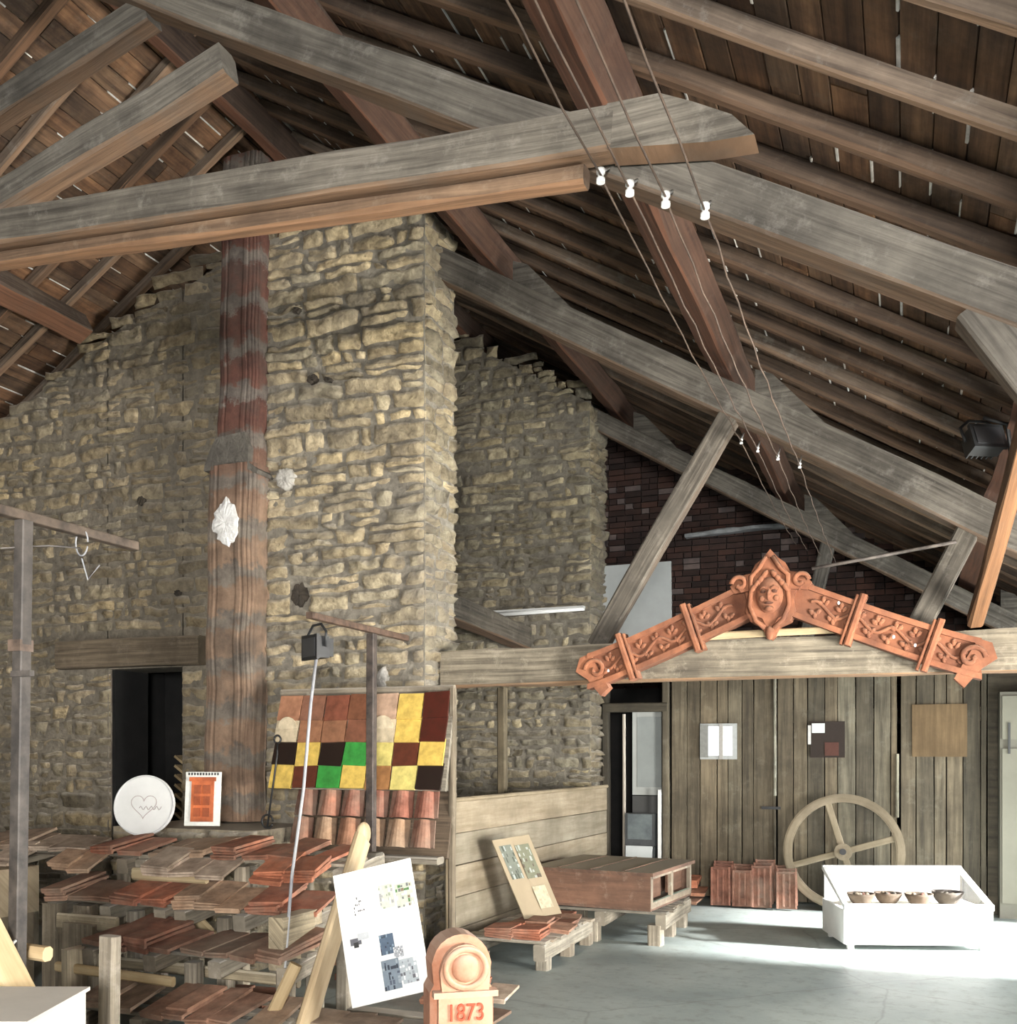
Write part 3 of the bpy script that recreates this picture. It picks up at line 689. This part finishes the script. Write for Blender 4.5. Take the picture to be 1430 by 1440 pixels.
for (x0,x1,y0,y1,z) in tiers:
    for (a,b) in ([(x0,x1)] if x1-x0<2 else [(x0,(x0+x1)/2-.03),((x0+x1)/2+.03,x1)]):
        pallet(mb,a,b,y0,y1,z,slope=.12)
    tiles_row(tb,x0+.02,x1-.02,(y0+y1)/2-.06,z,dep=.42,gap=(0,.12))
tiles_row(tb,-6.6,-3.3,5.28,.80,dep=.3,slope=.3,gap=(.1,.6))
for x in(-6.3,-5.4,-4.72,-4.05,-3.28):
    beam(mb,(x,5.42,0),(x,5.42,.86),.09,.07,up=(0,1,0),col=rc(.9,1.4));beam(mb,(x,5.80,0),(x,5.80,.90),.09,.07,up=(0,1,0))
for x in(-4.66,-3.95,-3.30):
    beam(mb,(x,4.82,0),(x,4.82,.36),.09,.09,up=(0,1,0),col=rc(.9,1.5));beam(mb,(x,5.12,0),(x,5.12,.58),.09,.09,up=(0,1,0))
for x in(-5.32,-5.05): beam(mb,(x,5.08,0),(x,5.08,.60),.14,.10,up=(0,1,0),col=(.8,.76,.7))
beam(mb,(-4.78,4.72,0),(-4.78,4.72,.40),.07,.16,up=(0,1,0),col=(1.4,1.35,1.25));beam(mb,(-5.2,5.0,.50),(-4.7,5.0,.50),.03,.10,col=(1.3,1.25,1.1))
box(mb,(-3.32,4.95,.52),(.10,.40,.30),col=(1.2,1.15,1.0));box(mb,(-4.98,5.0,.25),(.25,.12,.5),col=(.9,.86,.8))
beam(mb,(-4.7,4.95,.27),(-3.3,4.95,.27),.04,.07,col=(1.2,1.15,1));beam(mb,(-4.4,4.40,.02),(-3.2,4.40,.02),.09,.03,col=(1.3,1.25,1.1))
mb.done('pallets',M_pal,e);tb.done('tiles',M_tile,e)
mb=MB()
beam(mb,(-2.90,4.30,0),(-2.99,5.15,1.10),.045,.15,up=(0,-1,.6),rough=.004,col=(.8,.8,.85))
blob(mb,(-2.995,5.17,1.125),(.028,.075,.07),nz=.05,ns=14,nr=8,col=(.8,.8,.85))
beam(mb,(-4.7,5.3,.80),(-4.15,5.25,.42),.04,.09,rough=.003);beam(mb,(-4.8,5.25,.80),(-4.2,5.25,.80),.04,.08,rough=.003)
beam(mb,(-3.30,4.55,.0),(-3.1,4.62,.45),.04,.07,rough=.003,col=(.8,.78,.75));beam(mb,(-4.9,4.7,.28),(-4.0,4.7,.26),.04,.06,rough=.003)
mb.done('new_timber_braces',M_new,e)
mb=MB();tiles_row(mb,-4.3,-3.3,5.2,.02,dep=.3,slope=.05);
for k in range(9): 
    for q in range(2): box(mb,(-3.62+.25*q+R.uniform(-.02,.02),6.2,.03+.052*k),(.22,.3,.045),col=R.choice(CL))
mb.done('roof_tile_stack',M_tile)
mb=MB();box(mb,(-5.95,5.08,.66),(.62,.34,.32),col=(.95,.9,.85));box(mb,(-5.95,5.08,.25),(.55,.32,.5),col=(.4,.38,.35));mb.done('cardboard_box',M_tan)
e=empty('round_plaque');mb=MB()
Mp=rotz(.35)@rotx(-.18);c=Vector((-5.13,5.72,1.225))
tube(mb,[c+Mp@Vector((0,-.012,0)),c+Mp@Vector((0,.012,0))],.222,n=48,smooth=False,col=(.82,.82,.82))
mb.done('disc',M_white,e)
mb=MB();hp=[]
for i in range(40):
    t=2*math.pi*i/40;hp.append(c+Mp@Vector((.0058*16*math.sin(t)**3,-.0135,.0058*(13*math.cos(t)-5*math.cos(2*t)-2*math.cos(3*t)-math.cos(4*t)))))
tube(mb,hp,.0022,n=5,closed=True,col=(.42,.33,.32));
tube(mb,[c+Mp@Vector((.215*math.cos(t),-.013,.215*math.sin(t))) for t in[2*math.pi*i/48 for i in range(48)]],.006,n=5,closed=True,col=(.65,.65,.65))
tube(mb,[c+Mp@Vector((-.03+.16*i/20,-.0135,-.02+.014*math.sin(i*1.3))) for i in range(21)],.0028,n=5,col=(.4,.35,.34));mb.done('heart_lettering',M_print,e)
e=empty('terracotta_exhibit_sign');mb=MB();c=Vector((-4.85,6.02,1.265))
Ms=rotz(.3)@rotx(-.1)
box(mb,c,(.27,.012,.40),M=Ms,col=(.75,.75,.7));mb.done('board',M_print,e);mb=MB()
box(mb,c+Ms@Vector((0,-.012,-.02)),(.17,.012,.30),M=Ms,col=(1.9,1.3,.9));
for i in range(2):
    for j in range(3): box(mb,c+Ms@Vector((-.035+.07*i,-.022,-.10+.085*j)),(.05,.012,.065),M=Ms,col=(1.1,.7,.5))
box(mb,c+Ms@Vector((0,-.02,.145)),(.20,.016,.03),M=Ms,col=(1.9,1.3,.9));mb.done('relief_door',M_terra,e)
mb=MB();
for i in range(11): box(mb,c+Ms@Vector((-.11+.022*i,-.008,.185)),(.012,.004,.018),M=Ms,col=(.05,.05,.05))
mb.done('lettering',M_print,e)

# ------------------------------------------------------------------ leaning picture boards
def quadboard(name,BL,BR,TR,TL,pics,th=.012,base=(1,1,1),mat=None):
    BL,BR,TR,TL=[Vector(p) for p in(BL,BR,TR,TL)];n=(BR-BL).cross(TL-BL).normalized()
    e=empty(name);mb=MB();b=len(mb.v)
    mb.v+=[BL,BR,TR,TL]+[p-n*th for p in(BL,BR,TR,TL)]
    for F in((0,1,2,3),(7,6,5,4),(0,4,5,1),(1,5,6,2),(2,6,7,3),(3,7,4,0)): mb.face([b+k for k in F],None,base)
    mb.done('panel',mat or M_white,e);mb=MB()
    def P(u,v,h): return BL+(BR-BL)*u+(TL-BL)*v+(TR-TL-BR+BL)*u*v+n*h
    for i,(u0,v0,u1,v1,col) in enumerate(pics):
        h=.0015+.00012*i
        b=len(mb.v);mb.v+=[P(u0,v0,h),P(u1,v0,h),P(u1,v1,h),P(u0,v1,h)];mb.face([b,b+1,b+2,b+3],None,col)
    mb.done('prints',M_print,e);return e
pics=[]
def collage(u0,v0,u1,v1,pal,n=9):
    pics.append((u0,v0,u1,v1,pal[0]))
    nx=6;ny=6
    for i in range(nx):
        for j in range(ny):
            if R.random()<.7: pics.append((u0+(u1-u0)*i/nx,v0+(v1-v0)*j/ny,u0+(u1-u0)*(i+R.uniform(.4,1))/nx,v0+(v1-v0)*(j+R.uniform(.4,1))/ny,R.choice(pal)))
W=(.82,.82,.82)
collage(.20,.66,.34,.80,[W,(.10,.10,.10),(.5,.5,.5),W,(.15,.15,.15)])
collage(.54,.66,.72,.84,[(.5,.51,.45),(.3,.34,.25),(.7,.7,.7),(.3,.3,.3)]);collage(.75,.64,.97,.82,[(.45,.47,.4),(.08,.18,.06),(.2,.15,.1),W,(.15,.15,.15)])
pics+= [(.1,.44,.24,.49,(.15,.15,.17)),(.14,.42,.20,.46,(.05,.05,.05)),(.2,.47,.34,.52,(.6,.62,.64))]
collage(.46,.32,.64,.47,[(.10,.14,.20),(.05,.05,.08),(.25,.33,.4),(.06,.08,.1)])
collage(.44,.06,.66,.28,[(.22,.27,.32),(.05,.06,.08),(.35,.4,.44),(.10,.12,.16)]);collage(.66,.08,.88,.26,[(.45,.5,.53),(.3,.32,.35),W,(.15,.15,.17)])
collage(.62,.28,.74,.36,[(.4,.42,.45),(.25,.25,.25),W])
quadboard('photo_display_board',(-2.74,4.61,.245),(-2.35,4.77,.343),(-2.57,4.95,1.02),(-2.97,4.79,.918),pics)
pics=[];collage(.1,.50,.42,.92,[(.15,.16,.13),(.07,.08,.06),(.32,.35,.32)]);collage(.5,.48,.88,.90,[(.15,.15,.10),(.09,.07,.05),(.3,.32,.28)])
collage(.5,.1,.85,.38,[(.40,.36,.25),(.42,.40,.28),(.36,.30,.20)]);
quadboard('leaning_photo_panel',(-2.85,7.48,.27),(-2.67,7.87,.27),(-2.87,7.62,.94),(-3.02,7.20,.92),pics,base=(.34,.27,.18))
mb=MB();pallet(mb,-2.95,-2.32,4.42,5.0,.16,th=.10);mb.done('low_pallet',M_pal)
mb=MB();tiles_row(mb,-2.95,-2.35,4.6,.16,dep=.3,slope=.02)
tiles_row(mb,-2.4,-2.05,5.35,.03,dep=.3,slope=.1);tiles_row(mb,-2.85,-2.3,5.75,.03,dep=.3,slope=.08);tiles_row(mb,-2.7,-2.25,5.8,.07,dep=.3,slope=.08)
mb.done('spare_roof_tiles',M_tile)
# terracotta stele
e=empty('terracotta_date_stele');mb=MB()
Mz=rotz(.62)
def fr(o):
    return lambda x,y,z:Vector(o)+Mz@Vector((x,y,z))
o=(-2.05,4.50,0)
P=[(-.16,0),(.16,0),(.16,.42),(.14,.46),(.15,.56)]+[(.145*math.cos(a),.56+.145*math.sin(a)) for a in[math.pi*i/12 for i in range(1,12)]]+[(-.15,.56),(-.14,.46),(-.16,.42)]
extr(mb,P,.0,.20,fr=fr(o),col=(.85,.62,.52))
P2=[(x*.84+.01,z*.94+.0) for x,z in P];extr(mb,P2,-.05,.0,fr=fr(o),col=(.97,.86,.78))
f=fr(o)
tube(mb,[f(.01+.10*math.cos(a),-.055,.545+.095*math.sin(a)) for a in[2*math.pi*i/30 for i in range(30)]],.016,n=7,closed=True,col=(.97,.84,.75))
blob(mb,f(.01,-.05,.545),(.07,.035,.07),ns=14,nr=8,nz=.05,M=Mz,col=(.88,.72,.62))
extr(mb,[(-.18,0),(.18,0),(.18,.20),(-.18,.20)],-.10,.22,fr=fr(o));extr(mb,[(-.15,.405),(.17,.405),(.17,.435),(-.15,.435)],-.07,.0,fr=fr(o))
mb.done('stele_body',M_terrp,e)
cu=bpy.data.curves.new('date','FONT');cu.body='1873';cu.size=.12;cu.extrude=.006;cu.align_x='CENTER'
to=bpy.data.objects.new('date_text',cu);sc.collection.objects.link(to)
to.matrix_world=Matrix.Translation(f(.01,-.056,.29))@(Mz@Matrix.Rotation(math.pi/2,3,'X')).to_4x4()
to.scale=(.8,1,1)
to.parent=e
mr,ntr,br=newmat('red_letter_paint');br.inputs['Base Color'].default_value=(.5,.07,.03,1);br.inputs['Roughness'].default_value=.8;cu.materials.append(mr)

# ------------------------------------------------------------------ bench side
e=empty('plank_partition_low');mb=MB()
for i in range(5):
    z=.13+.245*i;beam(mb,(-3.23,6.82,z),(-3.06,10.50,z),.03,.24,rough=.003,seg=.8,ch=.004,col=rc(.65,.88))
beam(mb,(-3.22,6.84,1.245),(-3.05,10.50,1.245),.05,.035,rough=.003,col=(.75,.72,.66));beam(mb,(-3.2,6.80,0),(-3.2,6.80,1.24),.05,.05,up=(0,1,0),col=(.7,.66,.6))
mb.done('planks',M_tan,e)
mb=MB();pallet(mb,-3.12,-2.45,6.85,8.05,.22,th=.12)
for (x,y) in((-2.5,6.95),(-2.5,7.5),(-2.5,8.0),(-3.0,6.95),(-3.0,8.0)): beam(mb,(x,y,0),(x,y,.1),.1,.1,up=(0,1,0))
mb.done('tile_pallet',M_pal)
mb=MB()
for j in range(6):
    tiles_row(mb,-2.95,-2.42,7.0+.2*j,.215,dep=.22,slope=.03)
mb.done('laid_floor_tiles',M_tile)
mb=MB();pallet(mb,-3.0,-1.85,8.15,9.2,.28,th=.12)
for (x,y) in((-1.95,8.2),(-1.95,8.65),(-1.95,9.15),(-2.9,8.2),(-2.5,8.2),(-2.9,9.1)): beam(mb,(x,y,0),(x,y,.17),.12,.12,up=(0,1,0))
mb.done('support_pallet',M_pal)
e=empty('wooden_drawer_chest');mb=MB();Mb=rotz(-.10);c=Vector((-2.42,8.60,.30))
def bb(x,y,z,sx,sy,sz,col=None,m=0): box(mb,c+Mb@Vector((x,y,z)),(sx,sy,sz),M=Mb,col=col,mat=m)
bb(0,0,.02,1.06,1.1,.03);bb(0,0,.31,1.12,1.16,.03)
bb(0,-.54,.165,1.06,.025,.28);bb(0,.54,.165,1.06,.025,.28);bb(-.52,0,.165,.025,1.08,.28)
bb(.52,0,.285,.03,1.08,.035,(1.8,2.6,2.9));bb(.52,0,.05,.03,1.08,.05,(1.8,2.6,2.9))
for y in(-.525,0,.525): bb(.52,y,.165,.03,.05,.26,(1.8,2.6,2.9))
bb(.28,0,.16,.02,1.05,.25);
for y in(-.3,.3): bb(.45,y,.16,.02,.42,.16,(.8,.7,.6))
for x in(-.3,.0,.3): bb(x,0,.329,.02,1.1,.006,(1.2,1.2,1.2))
mb.done('chest_body',M_chest,e)

# terracotta tiles against the doors
mb=MB()
xx=-1.92
for i in range(4):
    w=.20;h=R.uniform(.36,.44);x=xx+w/2;xx+=w+R.uniform(.0,.035)
    col=R.choice([(.34,.15,.10),(.28,.12,.08),(.38,.19,.13)])
    for q in range(3):
        Mt=rotz(R.uniform(-.12,.12)+q*.05)@rotx(-.20+R.uniform(-.04,.03))@roty(R.uniform(-.04,.04))
        kq=R.uniform(.75,1.15);cq=tuple(k*kq for k in col)
        c=Vector((x+R.uniform(-.02,.02),10.53+.08*q,h/2+.01+.025*q));box(mb,c,(w,.022,h),M=Mt,col=cq)
        for s in(-1,1): box(mb,c+Mt@Vector((s*w*.46,-.022,0)),(.018,.035,h),M=Mt,col=tuple(k*1.1 for k in cq))
        for s in(-.3,.3): box(mb,c+Mt@Vector((s*w*.5,-.018,.0)),(.02,.02,h*.9),M=Mt,col=cq)
        box(mb,c+Mt@Vector((0,-.02,h*.47)),(w,.035,.022),M=Mt,col=tuple(k*.7 for k in cq));box(mb,c+Mt@Vector((0,-.014,-h*.02)),(w*.35,.02,h*.5),M=Mt,col=tuple(k*.6 for k in cq))
tiles_row(mb,-2.45,-1.98,10.5,.02,dep=.3,slope=.1);tiles_row(mb,-2.35,-1.98,10.6,.10,dep=.3,slope=.1);tiles_row(mb,-2.25,-1.98,10.65,.17,dep=.3,slope=.15)
mb.done('interlocking_roof_tiles',M_tile)

# ------------------------------------------------------------------ wheel
e=empty('wooden_spoked_wheel');mb=MB();wc=Vector((-.60,10.68,.60));Mw=rotx(-.10)
def ringw(r0,r1,y0,y1,n=48):
    b=len(mb.v)
    for i in range(n):
        a=2*math.pi*i/n
        for (r,y) in((r0,y0),(r1,y0),(r1,y1),(r0,y1)): mb.v.append(wc+Mw@Vector((r*math.cos(a),y,r*math.sin(a))))
    for i in range(n):
        j=(i+1)%n
        for k in range(4):
            k2=(k+1)%4;mb.face([b+i*4+k,b+j*4+k,b+j*4+k2,b+i*4+k2],[(i*.08,k*.05),(i*.08+.08,k*.05),(i*.08+.08,k*.05+.05),(i*.08,k*.05+.05)],(.72,.70,.68))
ringw(.505,.59,-.035,.035);ringw(.52,.575,-.042,-.03);ringw(0.03,.085,-.06,.06)
for a in(.30,.30+math.pi/2,.30+math.pi,.30+1.5*math.pi):
    dv=Vector((math.cos(a),0,math.sin(a)))
    beam(mb,wc+Mw@(dv*.06),wc+Mw@(dv*.53),.04,.065,up=Mw@Vector((-dv.z,0,dv.x)),rough=0,ch=.006,col=(.78,.76,.73))
mb.done('rim_and_spokes',M_tan,e)
mb=MB();tube(mb,[wc+Mw@Vector((0,-.08,0)),wc+Mw@Vector((0,.08,0))],.032,n=12);mb.done('axle',M_black,e)

# ------------------------------------------------------------------ display case
e=empty('glass_display_case');Mc=rotz(.33);o=Vector((-.02,9.05,0))
mb=MB()
def cb(x,y,z,sx,sy,sz,col=(1,1,1),T=None): box(mb,o+Mc@Vector((x,y,z)),(sx,sy,sz),M=(Mc@T) if T else Mc,col=col)
W_=1.16;D_=.66
cb(0,-D_/2,.20,W_,.03,.30);cb(0,D_/2,.32,W_,.03,.54);cb(-W_/2,0,.19,.03,D_,.28);cb(W_/2,0,.19,.03,D_,.28);cb(0,0,.06,W_,D_,.03);cb(0,0,.31,W_-.03,D_-.03,.02,(.9,.88,.8))
sl=math.atan2(.60-.36,D_)
cb(0,-D_/2,.355,W_+.03,.045,.045);cb(0,D_/2,.60,W_+.03,.04,.04)
for s in(-1,1): cb(s*W_/2,0,.478,.035,D_*1.03,.035,T=rotx(sl))
cb(0,-D_/2,.11,W_,.04,.10)
for s in(-1,1):
    for t in(-1,1): cb(s*(W_/2-.05),t*(D_/2-.05),.025,.05,.05,.05)
mb.done('case_body',M_white,e)
mb=MB()
cb(0,0,.478,W_-.03,D_*1.02,.006,T=rotx(sl))
f=lambda x,y,z:o+Mc@Vector((x,y,z))
for s in(-1,1):
    b=len(mb.v);mb.v+=[f(s*W_/2,-D_/2,.34),f(s*W_/2,D_/2,.34),f(s*W_/2,D_/2,.60)];mb.face([b,b+1,b+2])
mb.done('case_glass_top',M_glass,e)
mb=MB()
for (x,y,kk) in((-.36,.0,1.15),(-.12,.05,1.15),(.12,.0,1.15),(.38,.06,1.3)):
    c=f(x,y,.325);prof=[(.02,.0),(.05,.0),(.075,.02),(.095,.05),(.10,.065),(.09,.062),(.07,.03),(.0,.015)]
    rings=[[c+Vector((r*kk*math.cos(2*math.pi*k/18),r*kk*math.sin(2*math.pi*k/18),z*kk*1.3)) for k in range(18)] for r,z in prof]
    ring_skin(mb,rings,[0]*19,[0]*8,(.14,.10,.07) if kk<1.2 else (.05,.04,.04),0,smooth=True)
    for q in range(7): blob(mb,c+Vector((R.uniform(-.05,.05),R.uniform(-.05,.05),.085)),(.022,.022,.018),col=R.choice([(.15,.06,.04),(.3,.25,.18),(.08,.08,.07)]),ns=7,nr=4)
mb.done('exhibit_bowls',M_tile,e)

# ------------------------------------------------------------------ foreground left trestle + box
e=empty('wooden_trestle');mb=MB()
beam(mb,(-2.99,2.45,1.17),(-2.58,2.62,.30),.05,.13,up=(0,-1,0),rough=.003,col=(1.05,1.05,1.05))
beam(mb,(-3.02,2.50,1.17),(-3.30,2.48,.30),.05,.11,up=(0,-1,0),rough=.003)
beam(mb,(-2.58,2.62,.30),(-2.40,2.70,0),.05,.13,up=(0,-1,0),rough=.003);beam(mb,(-3.30,2.48,.30),(-3.42,2.46,0),.05,.11,up=(0,-1,0),rough=.003)
beam(mb,(-3.3,2.68,.90),(-2.86,2.70,.88),.05,.05,rough=.003)
mb.done('trestle_legs',M_new,e)
mb=MB();beam(mb,(-2.78,2.90,0),(-2.76,2.90,.92),.08,.05,up=(0,1,0),rough=.003,col=(1.0,1.0,1.0));mb.done('offcut_post',M_pal)
mb=MB();box(mb,(-2.60,2.18,.42),(.50,.4,.84),M=rotz(.38),col=(1,.98,.92))
box(mb,(-2.60,2.18,.846),(.52,.42,.012),M=rotz(.38),col=(.95,.9,.82));mb.done('white_carton',M_white)
mb=MB();tube(mb,[(-2.92,2.58,.95),(-2.93,2.50,.90),(-2.91,2.42,.86)],.006,n=6);tube(mb,[(-2.88,2.58,.95),(-2.87,2.50,.90),(-2.84,2.40,.86)],.006,n=6);mb.done('white_cord',M_porc)

# ------------------------------------------------------------------ light
w=bpy.data.worlds.new('daylight');sc.world=w;w.use_nodes=True
bg=w.node_tree.nodes['Background'];bg.inputs[0].default_value=(.86,.93,1,1);bg.inputs[1].default_value=.40
def area(name,loc,target,size,sy,energy,col=(1,1,1),spread=math.pi):
    l=bpy.data.lights.new(name,'AREA');l.shape='RECTANGLE';l.size=size;l.size_y=sy;l.energy=energy;l.color=col;l.spread=spread
    o=bpy.data.objects.new(name,l);sc.collection.objects.link(o);o.location=loc
    o.rotation_euler=(Vector(target)-Vector(loc)).to_track_quat('-Z','Y').to_euler();return o
area('front_fill',(1.2,-2.8,1.9),(-3.6,7,1.8),1.2,1.2,640,(1,.98,.94),spread=2.6)  # unseen fill lamp added behind the camera
area('side_doorway_daylight',(3.1,8.9,1.0),(-2,8.8,.3),1.8,1.5,150,(.92,.97,1),spread=2.4)
area('pillar_fill',(2.9,4.2,1.0),(-3.6,7.0,2.6),1.6,1.5,370,(1,.975,.91),spread=2.0)  # fill lamp added to brighten the pillar; right wall is blank here
s=bpy.data.lights.new('sun','SUN');s.energy=70;s.angle=.10;s.color=(1,.99,.97);so=bpy.data.objects.new('sun',s);sc.collection.objects.link(so)
so.rotation_euler=Vector((-1,.0,-.34)).to_track_quat('-Z','Y').to_euler()

# ------------------------------------------------------------------ camera
cam=bpy.data.cameras.new('camera');co=bpy.data.objects.new('camera',cam);sc.collection.objects.link(co);sc.camera=co
co.location=(0,0,1.6);co.rotation_euler=(math.pi/2,0,math.atan(.4))
cam.sensor_fit='HORIZONTAL';cam.sensor_width=36;cam.lens=36*1400/1430;cam.shift_y=340/1430;cam.clip_start=.05
try:
    sc.view_settings.view_transform='Standard';sc.view_settings.look='None'
except Exception as ex: print(ex)
